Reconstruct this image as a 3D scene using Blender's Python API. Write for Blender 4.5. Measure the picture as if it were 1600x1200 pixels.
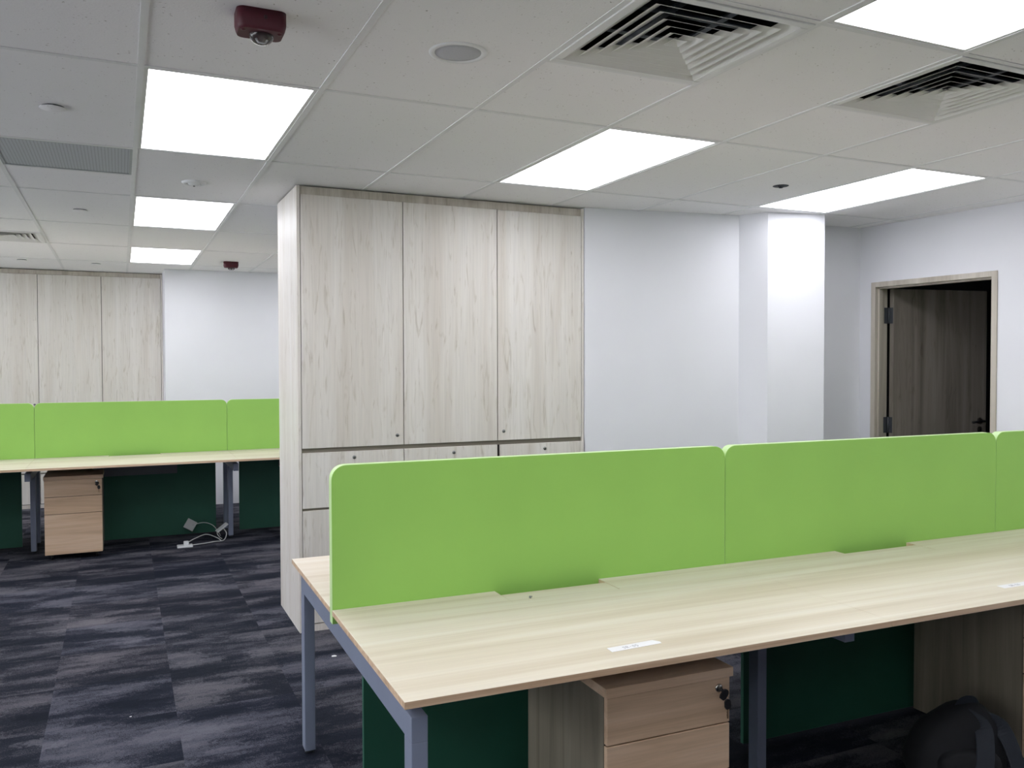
import bpy, bmesh, math, random
from mathutils import Vector, Matrix
random.seed(7)
for o in list(bpy.data.objects): bpy.data.objects.remove(o, do_unlink=True)
S = bpy.context.scene
COL = S.collection
PI = math.pi

# ------------------------------------------------------------------ camera, world, exposure
CAMZ = 1.5027
cam = bpy.data.cameras.new('camera'); camo = bpy.data.objects.new('camera', cam); COL.objects.link(camo)
cam.sensor_fit = 'HORIZONTAL'; cam.sensor_width = 36.0; cam.lens = 36.0 * 1331.95 / 1600.0
cam.clip_start = 0.05
rx = Vector((0.90894477, -0.41690979, -0.00237359)); ux = Vector((0.0122529, 0.02102211, 0.99970392)); fx = Vector((0.41673646, 0.90870473, -0.02421629))
camo.matrix_world = Matrix(((rx.x, ux.x, -fx.x, 0), (rx.y, ux.y, -fx.y, 0), (rx.z, ux.z, -fx.z, CAMZ), (0, 0, 0, 1)))
S.camera = camo
DAYLIGHT = 6.3
w = bpy.data.worlds.new('world'); S.world = w; w.use_nodes = True
w.node_tree.nodes['Background'].inputs[0].default_value = (0.93, 0.93, 1.0, 1)   # hazy daylight outside the windows
w.node_tree.nodes['Background'].inputs[1].default_value = DAYLIGHT
S.view_settings.view_transform = 'Standard'; S.view_settings.look = 'None'
S.view_settings.exposure = 0.12; S.view_settings.gamma = 1.0
S.view_settings.use_curve_mapping = False
LIGHT_STRENGTH = 6.8
LIGHT_COLOR = (0.93, 0.935, 1.0, 1)

# ------------------------------------------------------------------ materials
def mat(name):
    m = bpy.data.materials.new(name); m.use_nodes = True
    nt = m.node_tree; b = nt.nodes['Principled BSDF']
    return m, nt, b
def N(nt, t, **kw):
    n = nt.nodes.new(t)
    for k, v in kw.items():
        if hasattr(n, k): setattr(n, k, v)
        else: n.inputs[k].default_value = v
    return n
def L(nt, a, ao, b, bi): nt.links.new(a.outputs[ao], b.inputs[bi])
def ramp(nt, stops, interp='LINEAR'):
    r = nt.nodes.new('ShaderNodeValToRGB'); r.color_ramp.interpolation = interp
    e = r.color_ramp.elements
    while len(e) < len(stops): e.new(0.5)
    for el, (p, c) in zip(e, stops):
        el.position = p; el.color = (*c, 1) if len(c) == 3 else c
    return r
def srgb(r, g, b):
    f = lambda c: (c / 255 / 12.92) if c / 255 <= 0.04045 else ((c / 255 + 0.055) / 1.055) ** 2.4
    return (f(r), f(g), f(b))
def plain(name, col, rough=0.5, metal=0.0, var=0.04, scale=8.0, bump=0.0, bscale=200.0, spec=None):
    """paint, plastic or metal with a faint mottling"""
    m, nt, b = mat(name)
    tc = N(nt, 'ShaderNodeTexCoord'); no = N(nt, 'ShaderNodeTexNoise'); no.inputs['Scale'].default_value = scale
    L(nt, tc, 'Object', no, 'Vector')
    lo = tuple(max(0, c * (1 - var)) for c in col); hi = tuple(min(1, c * (1 + var)) for c in col)
    r = ramp(nt, [(0.3, lo), (0.7, hi)]); L(nt, no, 'Fac', r, 'Fac'); L(nt, r, 'Color', b, 'Base Color')
    b.inputs['Roughness'].default_value = rough; b.inputs['Metallic'].default_value = metal
    if spec is not None: b.inputs['Specular IOR Level'].default_value = spec
    if bump > 0:
        n2 = N(nt, 'ShaderNodeTexNoise'); n2.inputs['Scale'].default_value = bscale; L(nt, tc, 'Object', n2, 'Vector')
        bp = N(nt, 'ShaderNodeBump'); bp.inputs['Strength'].default_value = bump; bp.inputs['Distance'].default_value = 0.002
        L(nt, n2, 'Fac', bp, 'Height'); L(nt, bp, 'Normal', b, 'Normal')
    return m
def wood(name, dark, mid, light, axis='Z', across=7.0, along=0.5, rough=0.5, fib=0.35, knots=False, rnd=True, contrast=(0.32, 0.5, 0.68)):
    m, nt, b = mat(name)
    tc = N(nt, 'ShaderNodeTexCoord'); add = N(nt, 'ShaderNodeVectorMath', operation='ADD')
    L(nt, tc, 'Object', add, 0)
    if rnd:
        oi = N(nt, 'ShaderNodeObjectInfo'); mu = N(nt, 'ShaderNodeVectorMath', operation='SCALE'); mu.inputs['Scale'].default_value = 1.0
        cx = N(nt, 'ShaderNodeCombineXYZ')
        for k, s in enumerate((37.0, 53.0, 71.0)):
            mm = N(nt, 'ShaderNodeMath', operation='MULTIPLY'); mm.inputs[1].default_value = s
            L(nt, oi, 'Random', mm, 0); L(nt, mm, 0, cx, k)
        L(nt, cx, 0, add, 1)
    def mapped(ac, al):
        mp = N(nt, 'ShaderNodeMapping')
        sc = [ac, ac, ac]; sc['XYZ'.index(axis)] = al
        mp.inputs['Scale'].default_value = sc
        L(nt, add, 0, mp, 'Vector'); return mp
    n1 = N(nt, 'ShaderNodeTexNoise'); n1.inputs['Scale'].default_value = 1.0; n1.inputs['Detail'].default_value = 5; n1.inputs['Distortion'].default_value = 0.9
    L(nt, mapped(across, along), 0, n1, 'Vector')
    n2 = N(nt, 'ShaderNodeTexNoise'); n2.inputs['Scale'].default_value = 1.0; n2.inputs['Detail'].default_value = 4
    L(nt, mapped(across * 14, along * 5), 0, n2, 'Vector')
    r = ramp(nt, [(contrast[0], dark), (contrast[1], mid), (contrast[2], light)]); L(nt, n1, 'Fac', r, 'Fac')
    r2 = ramp(nt, [(0.3, (1 - fib,) * 3), (0.62, (1, 1, 1))]); L(nt, n2, 'Fac', r2, 'Fac')
    mx = N(nt, 'ShaderNodeMix', data_type='RGBA', blend_type='MULTIPLY'); mx.inputs[0].default_value = 0.55
    L(nt, r, 'Color', mx, 6); L(nt, r2, 'Color', mx, 7)
    out = mx
    if knots:
        # short darker cracks and knots that run with the grain
        v = N(nt, 'ShaderNodeTexNoise'); v.inputs['Scale'].default_value = 1.0; v.inputs['Detail'].default_value = 3; v.inputs['Distortion'].default_value = 1.6
        L(nt, mapped(34.0, 4.2), 0, v, 'Vector')
        r3 = ramp(nt, [(0.57, (1, 1, 1)), (0.68, (0.84, 0.82, 0.78)), (0.78, (0.62, 0.58, 0.53))]); L(nt, v, 'Fac', r3, 'Fac')
        mk = N(nt, 'ShaderNodeMix', data_type='RGBA', blend_type='MULTIPLY'); mk.inputs[0].default_value = 0.8
        L(nt, mx, 2, mk, 6); L(nt, r3, 'Color', mk, 7); out = mk
    L(nt, out, 2, b, 'Base Color')
    b.inputs['Roughness'].default_value = rough
    bp = N(nt, 'ShaderNodeBump'); bp.inputs['Strength'].default_value = 0.06; bp.inputs['Distance'].default_value = 0.001
    L(nt, n2, 'Fac', bp, 'Height'); L(nt, bp, 'Normal', b, 'Normal')
    return m

def carpet_material():
    m, nt, b = mat('carpet_tiles')
    tc = N(nt, 'ShaderNodeTexCoord')
    mp = N(nt, 'ShaderNodeMapping'); mp.inputs['Location'].default_value = (-0.2, -0.43, 0); L(nt, tc, 'Object', mp, 'Vector')
    dv = N(nt, 'ShaderNodeVectorMath', operation='DIVIDE'); dv.inputs[1].default_value = (0.5, 0.5, 1.0); L(nt, mp, 0, dv, 0)
    fl = N(nt, 'ShaderNodeVectorMath', operation='FLOOR'); L(nt, dv, 0, fl, 0)
    wn = N(nt, 'ShaderNodeTexWhiteNoise', noise_dimensions='2D'); L(nt, fl, 0, wn, 'Vector')
    sc = N(nt, 'ShaderNodeVectorMath', operation='SCALE'); sc.inputs['Scale'].default_value = 0.75; L(nt, wn, 'Color', sc, 0)
    m2 = N(nt, 'ShaderNodeMapping'); m2.inputs['Scale'].default_value = (1.7, 4.4, 1.0); L(nt, tc, 'Object', m2, 'Vector')
    ad = N(nt, 'ShaderNodeVectorMath', operation='ADD'); L(nt, m2, 0, ad, 0); L(nt, sc, 0, ad, 1)
    # tufts shift the lookup a little, so patches end in ragged edges
    tu = N(nt, 'ShaderNodeTexNoise'); tu.inputs['Scale'].default_value = 38; tu.inputs['Detail'].default_value = 5; tu.inputs['Roughness'].default_value = 0.7; L(nt, tc, 'Object', tu, 'Vector')
    ts = N(nt, 'ShaderNodeVectorMath', operation='MULTIPLY_ADD'); ts.inputs[1].default_value = (0.55, 0.30, 0); L(nt, tu, 'Color', ts, 0); L(nt, ad, 0, ts, 2)
    n1 = N(nt, 'ShaderNodeTexNoise'); n1.inputs['Scale'].default_value = 1.0; n1.inputs['Detail'].default_value = 6; n1.inputs['Roughness'].default_value = 0.66; n1.inputs['Distortion'].default_value = 0.1
    L(nt, ts, 0, n1, 'Vector')
    n2 = N(nt, 'ShaderNodeTexNoise'); n2.inputs['Scale'].default_value = 190.0; n2.inputs['Detail'].default_value = 1; L(nt, tc, 'Object', n2, 'Vector')
    mb = N(nt, 'ShaderNodeMath', operation='SUBTRACT'); mb.inputs[1].default_value = 0.5; L(nt, n2, 'Fac', mb, 0)
    ma = N(nt, 'ShaderNodeMath', operation='MULTIPLY_ADD'); ma.inputs[1].default_value = 0.22; L(nt, mb, 0, ma, 0); L(nt, n1, 'Fac', ma, 2)
    r = ramp(nt, CARPET)
    L(nt, ma, 0, r, 'Fac')
    # a slow drift between bluish and brownish grey from tile to tile
    hue = N(nt, 'ShaderNodeMix', data_type='RGBA', blend_type='MULTIPLY'); hue.inputs[0].default_value = 0.6
    hr = ramp(nt, [(0.0, (0.88, 0.92, 1.05)), (0.5, (1, 1, 1)), (1.0, (1.1, 1.03, 1.02))]); L(nt, wn, 'Value', hr, 'Fac')
    L(nt, r, 'Color', hue, 6); L(nt, hr, 'Color', hue, 7)
    L(nt, hue, 2, b, 'Base Color')
    b.inputs['Roughness'].default_value = 0.95; b.inputs['Specular IOR Level'].default_value = 0.1
    wv = N(nt, 'ShaderNodeTexNoise'); wv.inputs['Scale'].default_value = 320; L(nt, tc, 'Object', wv, 'Vector')
    bp = N(nt, 'ShaderNodeBump'); bp.inputs['Strength'].default_value = 0.7; bp.inputs['Distance'].default_value = 0.004
    L(nt, wv, 'Fac', bp, 'Height'); L(nt, bp, 'Normal', b, 'Normal')
    return m
CARPET = [(0.36, (0.010, 0.0125, 0.020)), (0.47, (0.020, 0.0225, 0.033)), (0.515, (0.052, 0.053, 0.067)), (0.57, (0.090, 0.089, 0.106)), (0.67, (0.138, 0.135, 0.152))]

def tile_material():
    m, nt, b = mat('mineral_fibre_tile')
    tc = N(nt, 'ShaderNodeTexCoord')
    v = N(nt, 'ShaderNodeTexNoise'); v.inputs['Scale'].default_value = 95; v.inputs['Detail'].default_value = 2; L(nt, tc, 'Object', v, 'Vector')
    big = N(nt, 'ShaderNodeTexNoise'); big.inputs['Scale'].default_value = 14; L(nt, tc, 'Object', big, 'Vector')
    mm = N(nt, 'ShaderNodeMath', operation='MULTIPLY_ADD'); mm.inputs[1].default_value = 0.25; L(nt, big, 'Fac', mm, 0); L(nt, v, 'Fac', mm, 2)
    r = ramp(nt, [(0.80, (0.92, 0.91, 0.92)), (0.86, (0.70, 0.68, 0.67)), (0.90, (0.38, 0.36, 0.35))]); L(nt, mm, 0, r, 'Fac')
    L(nt, r, 'Color', b, 'Base Color'); b.inputs['Roughness'].default_value = 0.9; b.inputs['Specular IOR Level'].default_value = 0.2
    n2 = N(nt, 'ShaderNodeTexNoise'); n2.inputs['Scale'].default_value = 150; L(nt, tc, 'Object', n2, 'Vector')
    bp = N(nt, 'ShaderNodeBump'); bp.inputs['Strength'].default_value = 0.25; bp.inputs['Distance'].default_value = 0.002
    L(nt, n2, 'Fac', bp, 'Height'); L(nt, bp, 'Normal', b, 'Normal')
    return m
def emit_material():
    m, nt, b = mat('lit_diffuser')
    tc = N(nt, 'ShaderNodeTexCoord'); no = N(nt, 'ShaderNodeTexNoise'); no.inputs['Scale'].default_value = 2; L(nt, tc, 'Object', no, 'Vector')
    r = ramp(nt, [(0, LIGHT_COLOR), (1, (0.95, 0.955, 1.0, 1))]); L(nt, no, 'Fac', r, 'Fac')
    b.inputs['Base Color'].default_value = (0.8, 0.8, 0.8, 1)
    L(nt, r, 'Color', b, 'Emission Color'); b.inputs['Emission Strength'].default_value = LIGHT_STRENGTH
    return m
def grille_material():
    m, nt, b = mat('perforated_grey_steel')
    tc = N(nt, 'ShaderNodeTexCoord')
    v = N(nt, 'ShaderNodeTexVoronoi'); v.inputs['Scale'].default_value = 70; v.inputs['Randomness'].default_value = 0.0; L(nt, tc, 'Object', v, 'Vector')
    r = ramp(nt, [(0.30, (0.12, 0.125, 0.14)), (0.36, (0.46, 0.48, 0.54))]); L(nt, v, 'Distance', r, 'Fac'); L(nt, r, 'Color', b, 'Base Color')
    b.inputs['Roughness'].default_value = 0.5
    return m
def clear_material():
    m, nt, b = mat('clear_plastic')
    b.inputs['Base Color'].default_value = (0.95, 0.95, 0.97, 1); b.inputs['Roughness'].default_value = 0.05
    b.inputs['Transmission Weight'].default_value = 1.0; b.inputs['IOR'].default_value = 1.45
    return m

def glass_material():
    m = bpy.data.materials.new('window_glass'); m.use_nodes = True; nt = m.node_tree; nt.nodes.clear()
    t = nt.nodes.new('ShaderNodeBsdfTransparent'); g_ = nt.nodes.new('ShaderNodeBsdfGlossy'); g_.inputs['Roughness'].default_value = 0.02
    fr = nt.nodes.new('ShaderNodeFresnel'); mx = nt.nodes.new('ShaderNodeMixShader'); o_ = nt.nodes.new('ShaderNodeOutputMaterial')
    t.inputs['Color'].default_value = (0.96, 0.98, 0.97, 1)
    L(nt, fr, 0, mx, 0); L(nt, t, 0, mx, 1); L(nt, g_, 0, mx, 2); L(nt, mx, 0, o_, 0)
    return m
WALL = plain('white_wall_paint', (0.79, 0.79, 0.835), 0.75, var=0.012, scale=3, bump=0.04, bscale=300, spec=0.3)
BACKW = plain('grey_brown_low_fill_wall', (0.33, 0.31, 0.29), 0.7, var=0.03)  # grey tone chosen to cut the fill light under the benches
ROOMW = plain('grey_unlit_room_walls', (0.10, 0.11, 0.12), 0.8, var=0.02)  # dark tone puts the gloom of the unlit room into the walls
TILE = tile_material()
TBAR = plain('white_ceiling_bar', (0.80, 0.80, 0.81), 0.5, var=0.02)
CARP = carpet_material()
W_CAB = wood('pale_grey_oak_laminate', srgb(219, 211, 202), srgb(227, 221, 214), srgb(233, 228, 223), 'Z', 7.0, 0.5, 0.45, 0.16, True)
W_CORN = wood('shaded_cornice_laminate', srgb(186, 176, 163), srgb(202, 193, 181), srgb(212, 204, 194), 'Z', 14.0, 2.0, 0.5, 0.25, True)  # shade just below the ceiling is put into the cornice colour
W_DESK = wood('light_ash_laminate', srgb(212, 197, 176), srgb(227, 215, 198), srgb(235, 226, 213), 'X', 11.0, 0.42, 0.38, 0.12, False, False)
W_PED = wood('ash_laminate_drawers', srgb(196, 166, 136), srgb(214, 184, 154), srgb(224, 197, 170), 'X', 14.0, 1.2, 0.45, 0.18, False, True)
W_PEDV = wood('ash_laminate_shaded_sides', srgb(110, 102, 88), srgb(127, 119, 104), srgb(138, 130, 115), 'Z', 14.0, 0.8, 0.45, 0.18, False, True)  # darker than the drawers: under-bench shade put into the colour
W_EDGE = wood('brown_edge_band', srgb(196, 164, 132), srgb(218, 188, 156), srgb(228, 201, 170), 'X', 30.0, 1.0, 0.5, 0.2, False, False)
W_DOOR = wood('grey_brown_door_laminate', srgb(112, 104, 96), srgb(132, 124, 116), srgb(146, 138, 130), 'Z', 13.0, 0.5, 0.5, 0.18, True)
W_CASE = wood('beige_grey_casing_laminate', srgb(178, 168, 156), srgb(194, 186, 174), srgb(206, 198, 188), 'Z', 9.0, 0.5, 0.5, 0.15, False)
GREEN = plain('lime_green_laminate', srgb(152, 204, 96), 0.55, var=0.03, scale=3, bump=0.05, bscale=500)
GREEN_EDGE = plain('pale_green_edge_band', srgb(206, 236, 172), 0.5, var=0.02)
DGREEN = plain('deep_green_laminate', (0.018, 0.105, 0.066), 0.6, var=0.05, scale=4)
GREY = plain('grey_powder_coat', srgb(132, 140, 160), 0.45, var=0.03, bump=0.03, bscale=600)
DGREY = plain('dark_grey_plastic', (0.05, 0.055, 0.065), 0.5)
GAP = plain('shadow_gap_dark_board', (0.045, 0.04, 0.035), 0.8)  # shade inside the open seams, painted as a dark colour
BLACK = plain('black_plastic', (0.012, 0.012, 0.014), 0.35)
DUCT = plain('dark_duct_interior', (0.014, 0.018, 0.024), 0.7, var=0.4, scale=12)
WHITEM = plain('white_enamelled_metal', (0.75, 0.75, 0.74), 0.4, var=0.015)
WHITEP = plain('white_plastic', (0.82, 0.83, 0.84), 0.35, var=0.02)
RED = plain('dark_red_plastic', (0.075, 0.006, 0.016), 0.55, var=0.05)
REDK = plain('almost_black_red_mark', (0.03, 0.006, 0.01), 0.4)
SPKG = plain('grey_speaker_mesh', (0.52, 0.53, 0.57), 0.6, var=0.06, scale=300, bump=0.3, bscale=700)
CHROME = plain('nickel_lock', (0.55, 0.53, 0.49), 0.25, 1.0)
STEEL = plain('dull_steel', (0.30, 0.30, 0.31), 0.35, 0.9)
BRASS = plain('brown_key_steel', (0.30, 0.20, 0.12), 0.4, 0.8)
PAPER = plain('white_paper', (0.85, 0.84, 0.85), 0.7, var=0.02)
INK = plain('grey_pencil', (0.30, 0.30, 0.34), 0.7)
FABRIC = plain('black_bag_fabric', (0.005, 0.0055, 0.0075), 0.8, var=0.2, scale=20, bump=0.3, bscale=400)
STRAP = plain('navy_black_webbing', (0.011, 0.015, 0.023), 0.7, var=0.1, scale=60, bump=0.3, bscale=500)
CABLE = plain('pale_grey_cable', (0.55, 0.56, 0.55), 0.5)
GRILLE = grille_material()
CLEAR = clear_material()
EMIT = emit_material()

# ------------------------------------------------------------------ mesh helpers
class MB:
    """collects shapes and links them as ONE mesh object"""
    def __init__(s): s.bm = bmesh.new(); s.mi = 0
    def _tag(s, faces):
        for f in faces: f.material_index = s.mi
    def box(s, x0, x1, y0, y1, z0, z1, bev=0.0, seg=1):
        vs = [s.bm.verts.new(c) for c in ((x0,y0,z0),(x1,y0,z0),(x1,y1,z0),(x0,y1,z0),(x0,y0,z1),(x1,y0,z1),(x1,y1,z1),(x0,y1,z1))]
        fs = [s.bm.faces.new([vs[i] for i in q]) for q in ((3,2,1,0),(4,5,6,7),(0,1,5,4),(1,2,6,5),(2,3,7,6),(3,0,4,7))]
        s._tag(fs)
        if bev > 0:
            es = list({e for f in fs for e in f.edges})
            r = bmesh.ops.bevel(s.bm, geom=es, offset=bev, segments=seg, affect='EDGES', profile=0.5)
            s._tag(r['faces'])
        return s
    def prism(s, pts, z0, z1, mtx=None, bev=0.0, side_mi=None):
        """polygon pts (x, y), counter-clockwise, extruded z0..z1, then moved by mtx"""
        lo = [s.bm.verts.new((x, y, z0)) for x, y in pts]; hi = [s.bm.verts.new((x, y, z1)) for x, y in pts]
        n = len(pts)
        caps = [s.bm.faces.new(lo[::-1]), s.bm.faces.new(hi)]
        sides = [s.bm.faces.new((lo[i], lo[(i+1) % n], hi[(i+1) % n], hi[i])) for i in range(n)]
        s._tag(caps + sides)
        if side_mi is not None:
            for f in sides: f.material_index = side_mi
        vs = lo + hi
        if bev > 0:
            es = [e for f in caps for e in f.edges]
            r = bmesh.ops.bevel(s.bm, geom=es, offset=bev, segments=1, affect='EDGES', profile=0.5)
            vs = list({v for f in caps + sides + r['faces'] if f.is_valid for v in f.verts})
        if mtx is not None: bmesh.ops.transform(s.bm, matrix=mtx, verts=vs)
        return s
    def lathe(s, prof, seg=32, at=(0,0,0), mtx=None):
        """profile (r, z) turned about z"""
        new = []; rings = []
        for r, z in prof:
            if r < 1e-6: v = s.bm.verts.new((0, 0, z)); rings.append([v]); new.append(v)
            else:
                ring = [s.bm.verts.new((r*math.cos(2*PI*k/seg), r*math.sin(2*PI*k/seg), z)) for k in range(seg)]
                rings.append(ring); new += ring
        fs = []
        for a, b in zip(rings, rings[1:]):
            for k in range(seg):
                k2 = (k+1) % seg
                if len(a) == 1 and len(b) == 1: continue
                if len(a) == 1: fs.append(s.bm.faces.new((a[0], b[k], b[k2])))
                elif len(b) == 1: fs.append(s.bm.faces.new((a[k], b[0], a[k2])))
                else: fs.append(s.bm.faces.new((a[k], b[k], b[k2], a[k2])))
        for f in fs: f.material_index = s.mi; f.smooth = True
        M = Matrix.Translation(at) @ (mtx if mtx is not None else Matrix.Identity(4))
        bmesh.ops.transform(s.bm, matrix=M, verts=new)
        return s
    def tube(s, path, r, seg=10, flat=None, up=(0,0,1)):
        """round tube, or a flat ribbon of half-width flat[0] and half-thickness flat[1]"""
        P = [Vector(p) for p in path]; rings = []
        for i, p in enumerate(P):
            t = (P[min(i+1, len(P)-1)] - P[max(i-1, 0)]).normalized()
            u = Vector(up); a = t.cross(u)
            if a.length < 1e-3: a = t.cross(Vector((1, 0, 0)))
            a.normalize(); c = a.cross(t).normalized()
            ring = []
            for k in range(seg):
                th = 2*PI*k/seg
                if flat:
                    cx, cy = math.cos(th), math.sin(th)
                    q = lambda v: math.copysign(abs(v)**0.45, v)
                    ring.append(s.bm.verts.new(p + a*flat[0]*q(cx) + c*flat[1]*q(cy)))
                else: ring.append(s.bm.verts.new(p + a*r*math.cos(th) + c*r*math.sin(th)))
            rings.append(ring)
        fs = []
        for a, b in zip(rings, rings[1:]):
            for k in range(seg): fs.append(s.bm.faces.new((a[k], a[(k+1) % seg], b[(k+1) % seg], b[k])))
        fs.append(s.bm.faces.new(rings[0][::-1])); fs.append(s.bm.faces.new(rings[-1]))
        for f in fs: f.material_index = s.mi; f.smooth = not flat
        return s
    def build(s, name, m, parent=None, loc=None, smooth_angle=None):
        bmesh.ops.recalc_face_normals(s.bm, faces=s.bm.faces)
        me = bpy.data.meshes.new(name); s.bm.to_mesh(me); s.bm.free()
        for x in (m if isinstance(m, (list, tuple)) else [m]): me.materials.append(x)
        o = bpy.data.objects.new(name, me); COL.objects.link(o)
        if parent is not None: o.parent = parent
        if loc is not None: o.location = loc
        return o
def tag(o, label, cat, group=None, kind=None):
    o['label'] = label; o['category'] = cat
    if group: o['group'] = group
    if kind: o['kind'] = kind
    return o
def thing(name, label, cat, loc=(0,0,0), rz=0.0, group=None):
    o = bpy.data.objects.new(name, None); o.empty_display_size = 0.1; COL.objects.link(o)
    o.location = loc; o.rotation_euler = (0, 0, rz)
    return tag(o, label, cat, group)
def struct(o, label, cat):
    return tag(o, label, cat, None, 'structure')
def copy_thing(root, loc, rz=None, label=None, group=None):
    r = root.copy(); COL.objects.link(r); r.location = loc
    if rz is not None: r.rotation_euler = (0, 0, rz)
    if label: r['label'] = label
    if group: r['group'] = group
    def kids(src, dst):
        for ch in list(src.children):
            c = ch.copy(); COL.objects.link(c); c.parent = dst; kids(ch, c)
    kids(root, r)
    return r
def arc(cx, cy, r, a0, a1, n=8):
    return [(cx + r*math.cos(a0 + (a1-a0)*k/n), cy + r*math.sin(a0 + (a1-a0)*k/n)) for k in range(n+1)]
XZ = Matrix(((1,0,0,0),(0,0,-1,0),(0,1,0,0),(0,0,0,1)))   # (x, y, z) -> (x, -z, y): draws a prism in the x-z plane

# ------------------------------------------------------------------ the setting
CEIL = 2.4925
GX, GY = 0.0723, 3.1105          # grid line A0 and B0
TX, TY = 0.6, 1.2026
X0, X1, Y0, Y1 = -3.6, 7.2, -4.6, 10.9

f = MB(); f.box(X0-.1, X1, Y0-.1, Y1, -0.06, 0.0)
struct(f.build('floor', CARP), 'dark blue grey streaked carpet tile floor', 'floor')

# walls
def wall(name, pts, label, z0=0.0, z1=2.85, m=WALL):
    b = MB(); b.prism(pts, z0, z1)
    return struct(b.build(name, m), label, 'wall')
WZ0, WZ1 = 1.15, 2.40
WY = [-4.2 + 1.9*k for k in range(8)]            # unseen row of windows along the left wall, added for daylight
b = MB()
b.box(X0-.1, X0, Y0-.1, Y1, 0, WZ0); b.box(X0-.1, X0, Y0-.1, Y1, WZ1, 2.85)
ys_ = [Y0-.1] + sum([[y, y+1.7] for y in WY], []) + [Y1]
for a_, c_ in zip(ys_[0::2], ys_[1::2]): b.box(X0-.1, X0, a_, c_, WZ0, WZ1)
struct(b.build('wall_left', WALL), 'white wall with added windows closing the office on the left', 'wall')
GLASS = glass_material()
for k, y in enumerate(WY):
    b = MB()
    for (ya, yb, za, zb) in ((y, y+1.7, WZ0, WZ0+.05), (y, y+1.7, WZ1-.05, WZ1), (y, y+.05, WZ0+.05, WZ1-.05), (y+1.65, y+1.7, WZ0+.05, WZ1-.05), (y+.83, y+.87, WZ0+.05, WZ1-.05)):
        b.box(X0-.08, X0-.02, ya, yb, za, zb)
    wo = b.build('window_%d' % (k+1), WHITEM); struct(wo, 'added white framed window in the left wall, out of the photo', 'window')
    for ya, yb in ((y+.05, y+.83), (y+.87, y+1.65)):
        b = MB(); b.box(X0-.055, X0-.049, ya, yb, WZ0+.05, WZ1-.05); b.build('pane', GLASS, wo)
wall('wall_near', [(X0, Y0-.1), (6.0, Y0-.1), (6.0, Y0), (X0, Y0)], 'unseen grey wall behind the viewer, darkened to cut fill light', m=BACKW)
wall('wall_far', [(0.424, 9.63), (5.2, 9.30), (5.2, 9.45), (0.46, 9.78)], 'white far wall right of the far wardrobe')
wall('wall_return', [(0.424, 9.64), (0.50, 9.70), (0.50, 10.9), (0.424, 10.9)], 'narrow white wall return beside the far wardrobe')
wall('wall_back', [(X0, 10.76), (0.42, 10.76), (0.42, 10.9), (X0, 10.9)], 'white wall behind the far wardrobe')
wall('wall_back_left', [(X0, 10.12), (-1.40, 10.12), (-1.40, 10.76), (X0, 10.76)], 'white wall left of the far wardrobe')
wall('wall_middle', [(2.705, 4.774), (3.84, 4.592), (3.84, 5.42), (2.705, 5.42)], 'white wall between the near wardrobe and the pillar')
wall('wall_pillar', [(3.794, 4.600), (3.888, 4.424), (4.306, 4.346), (4.38, 4.76), (3.9, 4.9)], 'white square pillar projecting from the wall')
wall('wall_recess', [(4.30, 4.718), (5.2, 4.652), (5.2, 5.42), (4.30, 5.42)], 'white wall set back between the pillar and the door')
wall('wall_partition', [(0.93, 5.425), (5.2, 5.425), (5.2, 5.52), (0.93, 5.52)], 'partition wall behind the near wardrobe')
wall('wall_far_right', [(5.1, 5.5), (5.2, 5.5), (5.2, 9.4), (5.1, 9.4)], 'white wall at the far right of the rear office')

# right wall with the doorway, in its own frame: local x runs towards the viewer, local y into the next room
RW = Matrix.Translation((4.975, 4.66, 0)) @ Matrix.Rotation(math.atan2(-0.9971, 0.0764), 4, 'Z')
D0, D1, DH = 0.132, 0.992, 2.046      # clear opening
b = MB(); T = 0.12
b.box(-0.1, D0-.02, 0, T, 0, 2.6); b.box(D1+.02, 9.4, 0, T, 0, 2.6); b.box(D0-.02, D1+.02, 0, T, DH+.02, 2.6)
o = b.build('wall_right', WALL); o.matrix_world = RW; struct(o, 'white right wall with the doorway', 'wall')
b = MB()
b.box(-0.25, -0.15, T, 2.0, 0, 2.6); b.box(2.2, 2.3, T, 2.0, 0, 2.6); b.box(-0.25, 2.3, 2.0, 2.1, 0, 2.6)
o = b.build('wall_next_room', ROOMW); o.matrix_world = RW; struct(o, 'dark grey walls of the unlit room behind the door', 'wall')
# door: casing and jambs are the door object, leaf swings into the unlit room
b = MB(); cw = 0.037
b.box(D0-cw, D0, -0.012, 0.0, 0, DH+cw, 0.002); b.box(D1, D1+cw, -0.012, 0.0, 0, DH+cw, 0.002); b.box(D0, D1, -0.012, 0.0, DH, DH+cw, 0.002)
b.box(D0-.02, D0, 0.0, T, 0, DH+.02); b.box(D1, D1+.02, 0.0, T, 0, DH+.02); b.box(D0, D1, 0.0, T, DH, DH+.02)
b.box(D0, D0+.012, 0.02, 0.06, 0, DH); b.box(D1-.012, D1, 0.02, 0.06, 0, DH); b.box(D0, D1, 0.02, 0.06, DH-.012, DH)
door = b.build('door_1', W_CASE); door.matrix_world = RW; struct(door, 'grey brown door open into a dark room, beige casing', 'door')
DOOR_ANGLE = 76.5
HX, HY = D0+.006, T+.004              # hinge pin
lw = D1-D0-.012
b = MB(); b.box(0.012, lw, -0.04, 0.0, 0.008, DH-.008, 0.0015)
leaf = b.build('door_leaf', W_DOOR, door, (HX, HY, 0)); leaf.rotation_euler = (0, 0, math.radians(DOOR_ANGLE))
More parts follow.
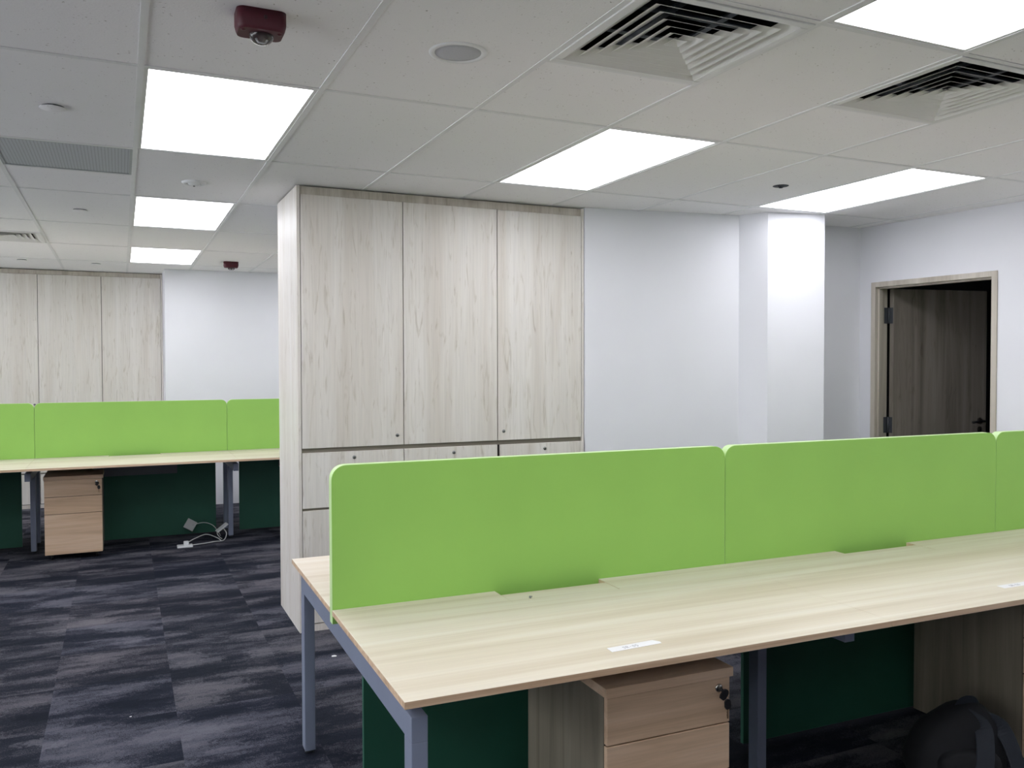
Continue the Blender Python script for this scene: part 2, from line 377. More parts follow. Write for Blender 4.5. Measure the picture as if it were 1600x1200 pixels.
for hz in (0.25, 1.045, 1.845):
    b = MB()
    b.box(0.0085, 0.0118, -0.038, -0.002, hz-.058, hz+.058, 0.001)
    b.lathe([(0, hz-.058), (0.0065, hz-.058), (0.0065, hz+.058), (0, hz+.058)], 12, (0.004, -0.002, 0))
    for k in (-1, 0, 1): b.lathe([(0, -.0012), (0.004, -.0008), (0.004, 0.001), (0, .001)], 8, (0.0085, -0.022, hz+k*.036), Matrix.Rotation(PI/2, 4, 'Y'))
    b.build('hinge', DGREY, leaf)
    b = MB(); b.box(D0+.0, D0+.003, T-.034, T+.002, hz-.058, hz+.058, 0.001); b.build('hinge_plate', DGREY, door)
b = MB(); b.lathe([(0, -.009), (.024, -.009), (.026, -.006), (.026, 0), (0, 0)], 24, (lw-.055, -.04, 1.06), Matrix.Rotation(-PI/2, 4, 'X') @ Matrix.Scale(-1, 4, (0,0,1)))
b.tube([(lw-.055, -.045, 1.06), (lw-.055, -.085, 1.06)], 0.009)
b.tube([(lw-.050, -.085, 1.06), (lw-.09, -.088, 1.06), (lw-.13, -.088, 1.058), (lw-.165, -.084, 1.054)], 0.0085)
b.build('door_handle', BLACK, leaf)
b = MB(); b.lathe([(0, -.007), (.022, -.007), (.024, -.004), (.024, 0), (0, 0)], 24, (lw-.055, -.04, 0.995), Matrix.Rotation(-PI/2, 4, 'X') @ Matrix.Scale(-1, 4, (0,0,1)))
b.box(lw-.058, lw-.052, -.049, -.046, .985, 1.003); b.build('lock', BLACK, leaf)

# ceiling: tiles, T-bars; cells that hold lights, diffusers and the grille are left open
I0, I1 = -7, 11; J0, J1 = -7, 6
LIGHTS = [(0, 0), (0, 2), (0, 4), (3, 0), (3, -2), (6, 0), (0, -2)] + [(-3, 0), (-3, 2), (-3, 4), (6, -2), (3, 2), (3, 4), (-3, -2), (-3, -4), (0, -4)]  # second list: unseen panels, several added for more light
HALF = {(2, -1): 0, (4, -1): 0, (-1, 1): 0, (-2, 3): 1}      # cell -> which half (0 near, 1 far) holds a fixture
cx = lambda i: GX + TX*i
cy = lambda j: GY + TY*j
b = MB()
b.box(X0-.2, X1, Y0-.2, Y1, 2.78, 2.82)
def ctile(x0, x1, y0, y1):
    m_ = 0.010
    zz = [CEIL+.0028+random.uniform(-.0012, .0012) for _ in range(4)]
    vs = [b.bm.verts.new(c) for c in ((x0+m_, y0+m_, zz[0]), (x1-m_, y0+m_, zz[1]), (x1-m_, y1-m_, zz[2]), (x0+m_, y1-m_, zz[3]))]
    b.bm.faces.new(vs)
for i in range(I0, I1+1):
    for j in range(J0, J1+1):
        if (i, j) in LIGHTS: continue
        if (i, j) in HALF:
            ym = cy(j)+TY/2
            if HALF[(i, j)] == 0: ctile(cx(i), cx(i+1), ym, cy(j+1))
            else: ctile(cx(i), cx(i+1), cy(j), ym)
        else: ctile(cx(i), cx(i+1), cy(j), cy(j+1))
o = b.build('ceiling', TILE); struct(o, 'white suspended ceiling of speckled mineral tiles', 'ceiling')
b = MB(); hw = 0.0105
for i in range(I0, I1+2): b.box(cx(i)-hw, cx(i)+hw, cy(J0), cy(J1+1), CEIL, CEIL+.03)
for j in range(J0, J1+2):
    for i in range(I0, I1+1): b.box(cx(i)+hw, cx(i+1)-hw, cy(j)-hw, cy(j)+hw, CEIL+.0004, CEIL+.03)
for (i, j) in HALF: b.box(cx(i)+hw, cx(i+1)-hw, cy(j)+TY/2-hw, cy(j)+TY/2+hw, CEIL+.0004, CEIL+.03)
struct(b.build('trim_1', TBAR), 'white metal T-bar grid of the suspended ceiling', 'ceiling grid')

# ------------------------------------------------------------------ ceiling fixtures
lt = thing('ceiling_light', 'lit white ceiling panel nearest on the left, above the open carpet', 'ceiling light', group='lit ceiling panels')
b = MB(); e = 0.014
hx, hy = TX/2-hw, TY/2-hw
for (xa, xb, ya, yb) in ((-hx, hx, -hy, -hy+e), (-hx, hx, hy-e, hy), (-hx, -hx+e, -hy+e, hy-e), (hx-e, hx, -hy+e, hy-e)):
    b.box(xa, xb, ya, yb, 0.002, 0.04)
b.build('frame', WHITEM, lt)
b = MB(); b.box(-hx+e, hx-e, -hy+e, hy-e, 0.005, 0.012); b.build('diffuser', EMIT, lt)
b = MB(); b.box(-hx, hx, -hy, hy, 0.042, 0.07); b.build('housing', WHITEM, lt)
LL = {(0, 0): None, (0, 2): 'lit white ceiling panel in the left row, middle of the three, beyond the round detector',
      (0, 4): 'farthest and smallest lit ceiling panel, above the far desks',
      (3, 0): 'lit white ceiling panel over the near bench, just in front of the near wardrobe',
      (3, -2): 'lit white ceiling panel cut off by the top right corner of the photo',
      (6, 0): 'thin lit white ceiling panel in front of the white pillar',
      (0, -2): 'lit ceiling panel overhead, in line with the left row, out of the photo',
      (-3, 0): 'lit ceiling panel near the left windows, out of the photo, level with the red alarm',
      (-3, 2): 'lit ceiling panel near the left wall, out of the photo, level with the perforated grille',
      (-3, 4): 'lit ceiling panel near the left wall, out of the photo, over the far desks',
      (6, -2): 'lit ceiling panel by the right wall, out of the photo, level with the near bench',
      (3, 2): 'lit ceiling panel behind the near wardrobe partition, hidden in the photo',
      (3, 4): 'lit ceiling panel by the far white wall, hidden behind the near wardrobe in the photo',
      (-3, -4): 'lit ceiling panel behind the viewer to the left, out of the photo',
      (0, -4): 'lit ceiling panel straight behind the viewer, out of the photo',
      (-3, -2): 'lit ceiling panel beside the viewer near the left wall, out of the photo'}
for (i, j) in LIGHTS:
    c = (cx(i)+TX/2, cy(j)+TY/2, CEIL)
    if (i, j) == (0, 0): lt.location = c
    else: copy_thing(lt, c, label=LL[(i, j)])

# square four-way air diffusers
df = thing('air_diffuser', 'large square louvred air diffuser at the top of the photo beside the round speaker', 'air vent', group='square air diffusers')
def ring(bm_, a0, z0, a1, z1, t=0.0016):
    """square cone: half-size a0 at height z0 (top) to a1 at z1 (bottom), as a thin shell"""
    def sq(a, z): return [bm_.bm.verts.new(c) for c in ((-a,-a,z),(a,-a,z),(a,a,z),(-a,a,z))]
    A, B, C, D = sq(a0, z0), sq(a1, z1), sq(a1-t*1.2, z1-.0), sq(a0-t*1.2, z0)
    for P, Q in ((A, B), (B, C), (C, D), (D, A)):
        for k in range(4): bm_.bm.faces.new((P[k], P[(k+1) % 4], Q[(k+1) % 4], Q[k]))
b = MB(); q = TX/2-hw
for (xa, xb, ya, yb) in ((-q, q, -q, -q+.030), (-q, q, q-.030, q), (-q, -q+.030, -q+.030, q-.030), (q-.030, q, -q+.030, q-.030)):
    b.box(xa, xb, ya, yb, -.004, 0.02, 0.002)
b.build('frame', WHITEM, df)
b = MB()
ring(b, q-.070, 0.020, q-.030, -.002)
b.build('outer_louvre', WHITEM, df)
for k in range(5):
    a = q-.068-k*0.039
    b = MB(); ring(b, a-.046, 0.021, a, -.001); b.build('louvre', WHITEM, df)
b = MB(); a = q-.068-5*0.039; ring(b, a-.03, 0.015, a, 0.0); b.box(-a+.02, a-.02, -a+.02, a-.02, 0.008, 0.011); b.build('centre_plate', WHITEM, df)
b = MB()
for s in (-1, 1):
    b.box(-q, q, s*.09-.012, s*.09+.012, 0.042, 0.05); b.box(s*.09-.012, s*.09+.012, -q, q, 0.042, 0.05)
b.build('louvre_bracket', plain('galvanised_bar', (0.12, 0.14, 0.16), 0.5, 0.3), df)
b = MB()
for (xa, xb, ya, yb) in ((-q, q, -q, -q+.004), (-q, q, q-.004, q), (-q, -q+.004, -q, q), (q-.004, q, -q, q)): b.box(xa, xb, ya, yb, 0.02, 0.16)
b.box(-q, q, -q, q, 0.16, 0.165)
b.build('duct_box', DUCT, df)
dz = CEIL
df.location = (cx(2)+TX/2, cy(-1)+TY*.25, dz)
copy_thing(df, (cx(4)+TX/2, cy(-1)+TY*.25, dz), label='square louvred air diffuser at the right edge below the corner light panel')
copy_thing(df, (cx(-2)+TX/2, cy(3)+TY*.75, dz), label='distant louvred air diffuser at the left edge above the far wardrobe')

g = thing('perforated_grille', 'grey perforated square grille in the ceiling at the left edge', 'air grille', (cx(-1)+TX/2, cy(1)+TY*.25, CEIL))
b = MB()
for (xa, xb, ya, yb) in ((-q, q, -q, -q+.012), (-q, q, q-.012, q), (-q, -q+.012, -q+.012, q-.012), (q-.012, q, -q+.012, q-.012)): b.box(xa, xb, ya, yb, 0.001, 0.02)
b.build('frame', plain('grey_grille_frame', (0.40, 0.42, 0.44), 0.5), g)
b = MB(); b.box(-q+.012, q-.012, -q+.012, q-.012, 0.004, 0.007); b.build('perforated_plate', GRILLE, g)

# round speaker
sp = thing('ceiling_speaker', 'round white rimmed speaker with grey mesh in the ceiling', 'speaker', (0.990, 2.566, CEIL+.003))
b = MB(); b.lathe([(0.074, -.002), (0.078, -.006), (0.092, -.004), (0.094, 0.0), (0.094, 0.004)], 48); b.build('rim', WHITEP, sp)
b = MB(); b.lathe([(0, -.007), (0.05, -.0055), (0.076, -.002), (0.076, 0.002)], 48); b.build('speaker_mesh', SPKG, sp)

# detector
sd = thing('smoke_detector', 'small round white detector in the ceiling between the two nearest left panels', 'detector', (0.375, 4.977, CEIL+.003))
b = MB(); b.lathe([(0.040, -.001), (0.042, -.011), (0.058, -.011), (0.064, -.004), (0.064, 0.002)], 40); b.build('rim', WHITEP, sd)
b = MB(); b.lathe([(0, -.002), (0.041, -.002)], 32); b.build('recess', DGREY, sd)
b = MB(); b.lathe([(0, -.020), (0.012, -.020), (0.028, -.014), (0.034, -.004)], 32); b.build('sensor_cap', WHITEP, sd)
b = MB(); b.box(-.005, .005, -.005, .005, -.0235, -.019); b.build('sensor_tip', DGREY, sd)

# concealed sprinkler covers: thin discs just below the tile with a dark gap
sc = thing('sprinkler_cover', 'flat white disc cover in the ceiling above the perforated grille, nearest of the four', 'sprinkler cover', (-0.226, 3.742, CEIL+.003), group='flat sprinkler covers')
b = MB(); b.lathe([(0, -.0085), (0.046, -.0085), (0.0475, -.0075), (0.0475, -.0065), (0, -.0065)], 40); b.build('cover_plate', TILE, sc)
b = MB(); b.lathe([(0.040, -.0065), (0.040, 0.01)], 32); b.build('cup', DGREY, sc)
copy_thing(sc, (-0.226, 6.150, CEIL+.003), label='flat disc cover in the ceiling left of the middle left light panel')
copy_thing(sc, (-0.84, 9.285, CEIL+.003), label='faint flat disc cover at far left, just above the far wardrobe cornice')
copy_thing(sc, (-0.21, 9.36, CEIL+.003), label='faint flat disc cover just left of the farthest light panel')

bs = thing('fire_sprinkler', 'small black recessed sprinkler hole left of the thin light panel by the pillar', 'sprinkler', (3.381, 3.745, CEIL+.003))
b = MB(); b.lathe([(0.0, 0.012), (0.034, 0.010), (0.044, -.001), (0.042, -.002), (0.0, -.0015)], 32); b.build('cup', DUCT, bs)
b = MB(); b.tube([(0, 0, .004), (0, 0, -.009)], 0.005); b.tube([(-.016, 0, -.001), (-.012, 0, -.009), (0, 0, -.011), (.012, 0, -.009), (.016, 0, -.001)], 0.0022, 6)
b.lathe([(0, -.010), (.010, -.010), (.010, -.012), (0, -.012)], 16); b.build('sprinkler_frame', DUCT, bs)

# red strobe alarms
al = thing('alarm_strobe', 'dark red alarm strobe with clear dome on the ceiling at the top left', 'fire alarm', (0.372, 2.522, CEIL+.003), 0.0, 'red alarm strobes')
def rbox(mb, sx, sy, z0, z1, r, taper):
    lo = []; 
    for (cx_, cy_, a) in ((1,1,0),(-1,1,PI/2),(-1,-1,PI),(1,-1,3*PI/2)):
        lo += arc(cx_*(sx-r), cy_*(sy-r), r, a, a+PI/2, 6)
    n = len(lo); lv = [(1.0, z1), (1.0, z0+.022), (taper+.02, z0+.008), (taper-.03, z0)]
    rings = [[mb.bm.verts.new((x*s_, y*s_, z)) for x, y in lo] for s_, z in lv]
    for A, B in zip(rings, rings[1:]):
        for k in range(n): fc = mb.bm.faces.new((A[k], A[(k+1) % n], B[(k+1) % n], B[k])); fc.smooth = True
    mb.bm.faces.new(rings[-1]); mb.bm.faces.new(rings[0][::-1])
b = MB(); rbox(b, 0.068, 0.047, -.057, 0.0, 0.022, 0.93); b.build('body', RED, al)
b = MB(); b.lathe([(0, -.062), (0.026, -.061), (0.034, -.058), (0.034, -.054)], 32, (0.004, 0.006, 0)); b.build('dome_base', REDK, al)
b = MB(); b.lathe([(0, -.083)] + [(0.034*math.sin(a), -.058-.025*math.cos(a)) for a in (0.25, .5, .75, 1.0, 1.25, 1.5)], 32, (0.004, 0.006, 0)); b.build('dome', CLEAR, al)
b = MB(); b.tube([(0.004-.012, 0.006, -.062), (0.004-.008, .006, -.072), (0.004+.008, .006, -.072), (0.004+.012, 0.006, -.062)], 0.003, 8); b.build('flash_tube', WHITEP, al)
b = MB(); b.box(0.004, 0.012, -.0505, -.047, -.028, -.018); b.build('marking', REDK, al)
for s in (-1, 1):
    b = MB(); b.lathe([(0, -.0605), (0.006, -.059), (0.008, -.054)], 16, (s*0.050, -.022, 0)); b.build('screw_cap', RED, al)
copy_thing(al, (0.985, 8.70, CEIL+.003), label='small distant red alarm strobe on the ceiling above the far white wall')

# ------------------------------------------------------------------ wardrobes: origin at front left floor corner, front faces -y
W, DEP = 1.812, 0.62
wd = thing('wardrobe', 'tall pale grey wood wardrobe with three doors, right behind the near bench', 'wardrobe', (0.889, 4.783, 0.0), 0.0, 'built-in wood wardrobes')
b = MB(); st = 0.018
b.box(0, st, 0.0, DEP, 0.0, 2.488, 0.001); b.build('side_panel', W_CAB, wd)
b = MB(); b.box(W-st+.002, W, 0.0, DEP, 0.0, 2.488, 0.001); b.build('side_panel', W_CAB, wd)
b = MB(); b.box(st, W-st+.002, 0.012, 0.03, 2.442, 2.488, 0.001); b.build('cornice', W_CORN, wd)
b = MB(); b.box(st, W-st, 0.03, DEP, 0.05, 2.44); b.build('carcass', GAP, wd)
b = MB(); b.box(st, W-st, 0.004, 0.02, 0.0, 0.040, 0.001); b.build('plinth', W_CAB, wd)
# handle channels below the doors and drawers: lighter strips set back
b = MB()
for z in (1.004, 0.680, 0.356): b.box(st, W-st, 0.016, 0.03, z-.002, z+.028)
b.build('grip_channel', wood('grip_channel_wood', srgb(120, 112, 102), srgb(140, 132, 122), srgb(152, 144, 134), 'X', 9, .5), wd)
xs = [st+.001, 0.6095, 1.2075, W-st+.001]
def lock(parent, x, z):
    b = MB(); b.lathe([(0, .0035), (.0085, .0035), (.0105, .0015), (.0105, -.002), (0, -.002)], 20, (x, -0.0005, z), Matrix.Rotation(PI/2, 4, 'X'))
    b.mi = 1; b.box(x-.0012, x+.0012, -.0048, -.0034, z-.005, z+.005)
    b.build('lock', [STEEL, BLACK], parent)
for k in range(3):
    b = MB(); b.box(xs[k]+.0025, xs[k+1]-.0025, 0.0, 0.020, 1.030, 2.440, 0.0012)
    d = b.build('cupboard_door', W_CAB, wd)
    if k == 0: lock(d, xs[k+1]-.040, 1.086)
    if k == 2: lock(d, xs[k]+.040, 1.086)
    for r_, (z0, z1) in enumerate(((0.694, 1.004), (0.370, 0.680), (0.046, 0.356))):
        b = MB(); b.box(xs[k]+.0025, xs[k+1]-.0025, 0.0, 0.020, z0, z1, 0.0012)
        d = b.build('drawer', W_CAB, wd)
        if k == 2 and r_ == 0: ajar = d
        lock(d, (xs[k]+xs[k+1])/2 + (0.012 if k else 0), z1-.034)
fw = copy_thing(wd, (0.424-W-.002, 10.125, 0.0), label='distant pale wood wardrobe along the back wall at far left')
# on the near wardrobe the right-hand top drawer stands slightly open
ajar.location = (0.008, -0.020, 0)

# ------------------------------------------------------------------ benches
DT, TH = 0.735, 0.018
DF = 0.79            # depth of each desktop
def make_bench(name, label, loc, rz, rear=0.735):
    t = thing(name, label, 'desk', loc, rz)
    SG = 0.042        # slot that holds the screens
    for k in range(3):
        xa, xb = 1.5*k + (0 if k == 0 else .0004), 1.5*(k+1) - (.0004 if k < 2 else 0)
        for side in (0, 1):
            b = MB(); n0, n1, nd = 1.5*k+.548, 1.5*k+.948, 0.150
            if side == 0: pts = [(xa, 0), (xb, 0), (xb, DF), (n1, DF), (n1, DF-nd), (n0, DF-nd), (n0, DF), (xa, DF)]
            else:
                ya, yb = DF+SG, DF+SG+rear
                pts = [(xa, ya), (n0, ya), (n0, ya+nd), (n1, ya+nd), (n1, ya), (xb, ya), (xb, yb), (xa, yb)]
            b.prism(pts, DT-TH, DT, None, 0.0008, 1)
            for f_ in b.bm.faces:
                if abs(f_.normal.z) < .5: pass
            d = b.build('desktop', [W_DESK, W_EDGE], t)
            b = MB()
            if side == 0: b.box(n0+.002, n1-.002, DF-nd+.0015, DF-.052, DT-TH, DT-.0005, 0.0006)
            else: b.box(n0+.002, n1-.002, DF+SG+.052, DF+SG+nd-.0015, DT-TH, DT-.0005, 0.0006)
            b.build('cable_flap', W_DESK, t)
        b = MB(); b.box(1.5*k+.10, 1.5*k+1.40, DF+.012, DF+.030, 0.015, 0.665, 0.001); b.build('modesty_panel', DGREEN, t)
        b = MB(); yc = DF-.22
        b.box(1.5*k+.43, 1.5*k+1.07, yc, yc+.003, 0.585, 0.665); b.box(1.5*k+.43, 1.5*k+1.07, yc, yc+.14, 0.582, 0.585); b.box(1.5*k+.43, 1.5*k+1.07, yc+.137, yc+.14, 0.585, 0.655)
        b.build('cable_tray', plain('tray_grey', (0.10, 0.11, 0.125), 0.5), t)
    L_ = DF+SG+rear
    for y in (0.50, L_-.54):
        b = MB(); b.box(0.03, 4.47, y, y+.04, 0.6835, DT-TH-.001); b.build('rail', GREY, t)
    for k in range(4):
        xc = (0.045, 1.5, 3.0, 4.455)[k]; end = k in (0, 3)
        ya, yb = (0.03, L_-.06) if end else (0.165, L_-.165)
        b = MB(); b.box(xc-.02, xc+.02, ya, yb, 0.622, 0.683, 0.002, 2); b.build('beam', GREY, t)
        ys = (ya, yb-.06) if end else (0.575, L_-.575-.05)
        for y in ys:
            b = MB(); b.box(xc-.02, xc+.02, y, y+(.06 if end else .05), 0.014, 0.6225, 0.002, 2); lg = b.build('leg', GREY, t)
            b = MB(); b.lathe([(0, 0), (.017, 0), (.017, .010), (.008, .012), (.008, .016), (0, .016)], 16, (xc, y+.028, 0)); b.build('foot', DGREY, lg)
    return t, SG
RZ = math.radians(-1.0)
near_loc = (0.575, 1.842, 0.0)
nb, SG = make_bench('bench_desk', 'long light wood bench desk in the foreground on grey steel legs', near_loc, RZ, 0.723)
far_loc = (-2.148, 7.15, 0.0)
fb, SG = make_bench('bench_desk', 'long light wood bench desk across the back of the office, before the far wardrobe', far_loc, 0.0, 0.723)

# divider screens stand in the slot between the two rows of desktops
def screen_mesh():
    Wd, z0, z1, r = 1.4975, 0.690, 1.186, 0.045
    pts = [(0, z0), (Wd, z0)] + arc(Wd-r, z1-r, r, 0, PI/2, 8) + arc(r, z1-r, r, PI/2, PI, 8)
    b = MB(); b.prism(pts, -0.019, 0.019, XZ, 0.0012, 1)
    return b
def place_screens(loc, rz, labels, group):
    first = None
    R = Matrix.Translation(loc) @ Matrix.Rotation(rz, 4, 'Z')
    for k, lb in enumerate(labels):
        p = R @ Vector((1.5*k+.001, DF+SG/2-.001, 0))
        if k == 0:
            o = screen_mesh().build('desk_divider', [GREEN, GREEN_EDGE]); first = o
        else:
            o = first.copy(); COL.objects.link(o)
        o.location = p; o.rotation_euler = (0, 0, rz)
        tag(o, lb, 'desk divider', group)
place_screens(near_loc, RZ, ['lime green divider screen at the left end of the near bench, nearest the viewer',
    'second lime green divider screen on the near bench, below the open door',
    'third lime green divider screen on the near bench, mostly cut off at the right edge'], 'green screens on the near bench')
place_screens(far_loc, 0.0, ['lime green divider screen at the left edge of the far bench, mostly cut off',
    'lime green divider screen in the middle of the far bench, behind the drawer pedestal',
    'lime green divider screen on the far bench, partly hidden by the near wardrobe'], 'green screens on the far bench')

# ------------------------------------------------------------------ pedestals: origin front left floor corner, front faces -y
PW, PD, PH = 0.412, 0.50, 0.645
pd = thing('drawer_pedestal', 'light wood three drawer pedestal with keys under the left end of the near bench', 'drawer pedestal', (1.149, 1.92, 0.0), RZ, 'wood drawer pedestals')
b = MB(); b.box(0, PW, -0.004, PD, PH-.026, PH, 0.0008); b.build('top', W_PED, pd)
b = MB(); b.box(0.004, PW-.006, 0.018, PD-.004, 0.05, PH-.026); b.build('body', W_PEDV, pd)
b = MB(); b.box(0.006, PW-.011, 0.0168, 0.018, 0.05, PH-.027); b.build('seam_shade_sheet', GAP, pd)  # added dark sheet behind the drawers, stands in for shade in the seams
for (z0, z1) in ((0.4905, 0.6175), (0.3575, 0.4865), (0.046, 0.3535)):
    b = MB(); b.box(0.005, PW-.010, 0.0, 0.0165, z0, z1, 0.0012); d = b.build('drawer', W_PED, pd)
    if z1 > .6:
        b = MB(); b.lathe([(0, .004), (.009, .004), (.0118, .002), (.0118, -.002), (0, -.002)], 24, (PW-.048, -.0005, z1-.026), Matrix.Rotation(PI/2, 4, 'X')); b.build('lock', CHROME, d)
for (x, y) in ((.05, .06), (PW-.05, .06), (.05, PD-.06), (PW-.05, PD-.06)):
    b = MB(); b.lathe([(0, -.008), (.018, -.008), (.020, -.005), (.020, .005), (.018, .008), (0, .008)], 20, (x, y, .021), Matrix.Rotation(PI/2, 4, 'Y'))
    b.box(x-.014, x+.014, y-.012, y+.012, .036, .0505); b.build('caster', BLACK, pd)
far_pd_loc = (-0.548, 7.35, 0.0)
copy_thing(pd, far_pd_loc, 0.0, 'light wood three drawer pedestal with a key under the far bench')
copy_thing(pd, (3.00, 2.03, 0.0), RZ, 'drawer pedestal at the right edge in deep shade, behind the black backpack')

# keys: one turned into the lock, the other hanging from it
ky = thing('key_pair', 'black headed keys hanging from the lock of the near pedestal', 'keys', (0, 0, 0), 0.0, 'keys in pedestal locks')
def key_shape(mb, M, blade):
    mb.prism(arc(0, 0, .0095, PI*.0, PI, 8) + [(-.010, -.012), (-.006, -.019), (.006, -.019), (.010, -.012)], -.0022, .0022, M)
b = MB()
# folding head of the inserted key: shaft out of the lock, then head bending right and down
b.tube([(0, -.002, 0), (0, -.016, 0)], 0.0045, 10)
key_shape(b, Matrix.Translation((.009, -.017, -.008)) @ Matrix.Rotation(math.radians(40), 4, 'Y') @ XZ @ Matrix.Scale(1.1, 4), 0)
b.build('key_head', BLACK, ky)
b = MB(); b.tube([(.0155 + .0055*math.cos(a), -.017, -.024 + .0055*math.sin(a)) for a in [2*PI*k/14 for k in range(15)]], 0.0010, 6); b.build('key_ring', STEEL, ky)
b = MB(); key_shape(b, Matrix.Translation((.0165, -.017, -.036)) @ Matrix.Rotation(math.radians(-6), 4, 'Y') @ XZ, 0); b.build('key_head', BLACK, ky)
b = MB(); b.box(.0155, .0195, -.0178, -.0162, -.082, -.054); b.box(.0145, .0156, -.0178, -.0162, -.074, -.070); b.box(.0145, .0156, -.0178, -.0162, -.066, -.062); b.build('key_blade', BRASS, ky)
Rn = Matrix.Translation((1.149, 1.92, 0)) @ Matrix.Rotation(RZ, 4, 'Z')
ky.location = Rn @ Vector((PW-.050, -.004, 0.5915)); ky.rotation_euler = (0, 0, RZ)
copy_thing(ky, (far_pd_loc[0]+PW-.048, far_pd_loc[1]-.004, 0.5915), 0.0, 'tiny dark key hanging from the lock of the far pedestal')

# ------------------------------------------------------------------ paper strips on the near bench
def strip(label, x, y, ang, chars, ln=0.165, wd_=0.033):
    o = thing('paper_label', label, 'paper label', (x, y, DT+.0003), ang, 'paper name strips on the near bench')
    b = MB()
    top = [(-ln/2, -wd_*.5), (ln/2-.004, -wd_*.5), (ln/2, -wd_*.1), (ln/2-.012, wd_*.5), (-ln/2+.004, wd_*.5)]
    b.prism(top, 0.0, 0.0005); b.build('paper', PAPER, o)
    G = {'S': [[(.9,.85),(.5,1),(.1,.8),(.25,.55),(.75,.45),(.9,.2),(.5,0),(.1,.12)]], 'R': [[(.1,0),(.1,1),(.7,.98),(.85,.75),(.6,.52),(.1,.5)],[(.45,.5),(.9,0)]],
         '-': [[(.15,.45),(.8,.5)]], '0': [[(.5,1),(.12,.7),(.12,.3),(.5,0),(.88,.3),(.88,.7),(.5,1)]], '5': [[(.85,1),(.2,1),(.15,.55),(.6,.6),(.88,.3),(.5,0),(.1,.1)]], '6': [[(.8,.95),(.3,.75),(.12,.3),(.45,0),(.85,.2),(.7,.5),(.2,.4)]]}
    b = MB(); hgt, ww = wd_*.40, wd_*.24
    x0 = -len(chars)*ww*.72 - .010
    for i, ch in enumerate(chars):
        for st_ in G[ch]:
            b.tube([(x0+i*ww*1.3+px*ww, -hgt*.5-.002+py*hgt, 0.0008) for px, py in st_], 0, 6, (0.0006, 0.0002))
    b.build('handwriting', INK, o)
    return o
strip('torn white paper strip with grey handwriting on the near bench above the pedestal', 1.258, 1.950, math.radians(2), 'SR-05')
strip('torn white paper strip cut off at the right edge of the near bench', 2.800, 1.932, math.radians(-1), 'SR-06')

# crumbs
def crumb(name, label, cat, loc, s, m):
    b = MB(); pts = [(math.cos(a)*s*(.6+.4*random.random()), math.sin(a)*s*(.45+.4*random.random())) for a in [2*PI*k/7 for k in range(7)]]
    b.prism(pts, 0, s*.12); o = b.build(name, m); o.location = loc; tag(o, label, cat); return o
crumb('paper_scrap', 'tiny white scrap lying on the dark carpet behind the near bench end', 'scrap', (0.975, 4.33, 0.001), 0.016, PAPER)
crumb('paper_scrap', 'tiny white speck on the open carpet at lower left', 'scrap', (0.02, 3.95, 0.001), 0.006, PAPER)

def screw(label, loc, rz):
    o = thing('screw', label, 'screw', loc, rz)
    b = MB(); b.lathe([(0, 0), (.0045, .0005), (.0045, .001), (.0018, .003), (.0018, .012), (0, .014)], 10, (0, 0, .0045), Matrix.Rotation(PI/2, 4, 'Y')); b.build('shank', STEEL, o)
screw('tiny loose screw on the near bench in front of the cable flap', (1.205, 2.49, DT), 0.6)

# ------------------------------------------------------------------ loose sockets and cables under the far bench
def plate(mb, w_, h_, t_=0.012):
    mb.box(-w_/2, w_/2, -t_/2, t_/2, 0, h_, 0.003, 2)
def bez(P, n=24):
    out = []
    for i in range(len(P)-1):
        p0 = Vector(P[max(i-1,0)]); p1 = Vector(P[i]); p2 = Vector(P[i+1]); p3 = Vector(P[min(i+2, len(P)-1)])
        for k in range(n):
            t = k/n; out.append(0.5*((2*p1)+(-p0+p2)*t+(2*p0-5*p1+4*p2-p3)*t*t+(-p0+3*p1-3*p2+p3)*t**3))
    out.append(Vector(P[-1])); return out
so = thing('socket_outlet', 'grey square socket plate standing tilted against the green panel under the far bench', 'socket', (0.52, 7.80, 0.0))
b = MB(); plate(b, .086, .086); pl = b.build('plate', plain('grey_socket_plastic', (0.50, 0.52, 0.50), 0.5), so, (-.012, .04, .075)); pl.rotation_euler = (math.radians(-15), math.radians(32), 0)
b = MB(); b.tube(bez([(.03, .045, .11), (.12, .03, .125), (.19, 0, .10), (.235, -.02, .04), (.25, -.02, .006)], 8), .0035, 8); b.build('cable', CABLE, so)
so2 = thing('socket_outlet', 'white socket plate seen edge on, leaning beside the far bench leg', 'socket', (0.78, 7.70, 0.0))
b = MB(); plate(b, .11, .035, .075); pl = b.build('plate', WHITEP, so2, (0.0, .02, .085)); pl.rotation_euler = (0, math.radians(-35), math.radians(8)); pl.scale = (1, 1, .35)
b = MB(); b.tube(bez([(-.03, .02, .075), (-.045, .0, .05), (-.03, -.03, .02), (-.01, -.05, .006)], 8), .0035, 8); b.build('cable', CABLE, so2)
so3 = thing('socket_outlet', 'white socket plate with a plug lying flat on the carpet under the far bench', 'socket', (0.475, 7.46, 0.0))
b = MB(); b.box(-.075, .045, -.04, .045, 0, .016, .004, 2); b.build('plate', WHITEP, so3)
b = MB(); b.box(-.025, .015, -.012, .018, .016, .048, .005, 2); b.build('plug', WHITEP, so3)
b = MB(); b.tube(bez([(.015, 0, .04), (.07, .03, .06), (.16, .08, .075), (.25, .12, .03), (.28, .10, .006)], 8), .0038, 8)
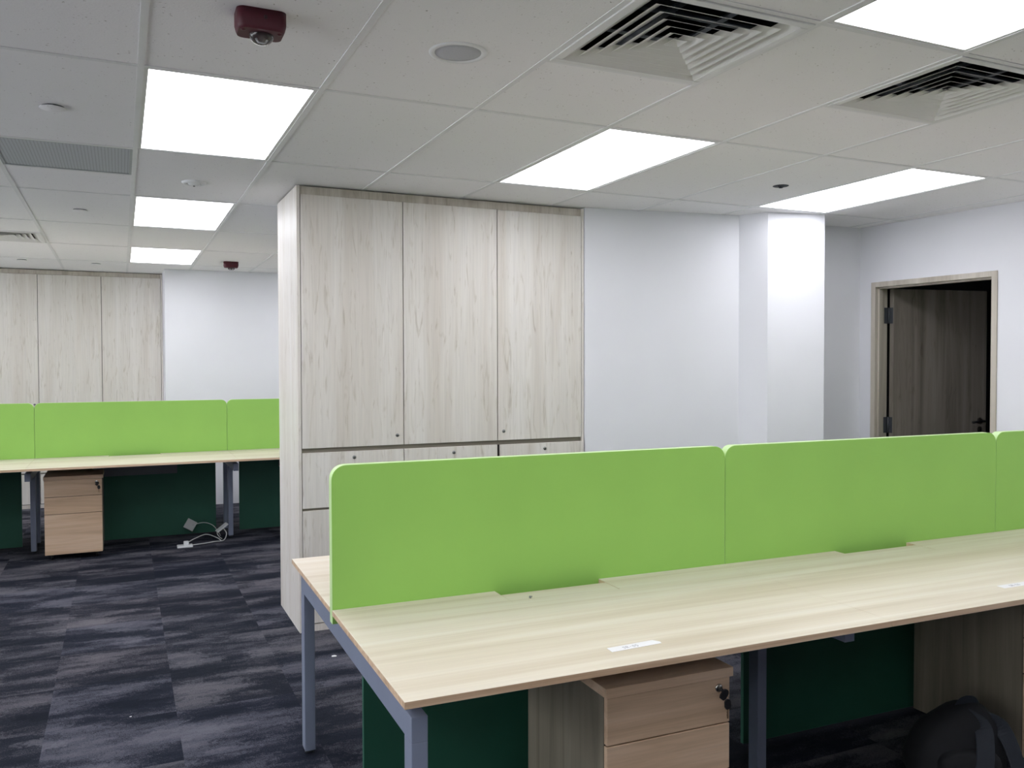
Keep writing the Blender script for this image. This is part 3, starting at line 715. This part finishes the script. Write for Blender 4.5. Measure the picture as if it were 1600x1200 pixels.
b.tube(bez([(.045, .01, .01), (.11, .015, .012), (.16, .06, .006), (.22, .07, .01), (.30, .12, .006), (.33, .17, .05), (.31, .2, .09)], 8), .0045, 8); b.build('cable', CABLE, so3)

# ------------------------------------------------------------------ backpack
bp = thing('backpack', 'black backpack slumped on the floor under the near bench, bottom right corner', 'backpack', (2.665, 2.07, 0.0), math.radians(-20))
bp.scale = (.95, .95, .94)
b = MB(); bmesh.ops.create_icosphere(b.bm, subdivisions=4, radius=1.0)
for v in b.bm.verts:
    p = v.co.copy(); q_ = lambda c, e_: math.copysign(abs(c)**e_, c)
    x, y, z = q_(p.x, .62)*.165, q_(p.y, .7)*.115, q_(p.z, .72)*.155
    zz = (z+.155)/.31
    x *= 1.08-.42*max(0, zz-.35); y *= 1.05-.5*max(0, zz-.3)
    x += .045*zz*zz
    fold = .006*math.sin(22*p.x+9*p.z)*math.cos(13*p.z-4*p.y)
    v.co = Vector((x*(1+fold), y*(1+fold*2), z+.153+.012*math.sin(5*p.x+1)*zz))
for f_ in b.bm.faces: f_.smooth = True
b.build('bag_body', FABRIC, bp)
b = MB(); bmesh.ops.create_icosphere(b.bm, subdivisions=3, radius=1.0)
for v in b.bm.verts:
    p = v.co.copy(); q_ = lambda c, e_: math.copysign(abs(c)**e_, c)
    v.co = Vector((q_(p.x, .6)*.12, q_(p.y, .8)*.05-.10, q_(p.z, .65)*.085+.10))
for f_ in b.bm.faces: f_.smooth = True
b.build('front_pocket', FABRIC, bp)
b = MB(); b.tube(bez([(.005, 0, .275), (.03, -.01, .325), (.075, -.01, .325), (.10, 0, .262)], 8), 0, 10, (.014, .003), (0, 1, 0)); b.build('grab_handle', STRAP, bp)
b = MB(); b.tube(bez([(.03, -.03, .280), (.06, -.085, .255), (.04, -.135, .18), (0.01, -.165, .09), (0.0, -.15, .03)], 8), 0, 10, (.032, .005), (0.3, 1, .2)); b.build('shoulder_strap', STRAP, bp)
b = MB(); b.tube(bez([(.07, -.02, .275), (.14, -.07, .245), (.165, -.115, .16), (.165, -.14, .08), (.15, -.13, .03)], 8), 0, 10, (.032, .005), (-0.2, 1, .2)); b.build('shoulder_strap', STRAP, bp)
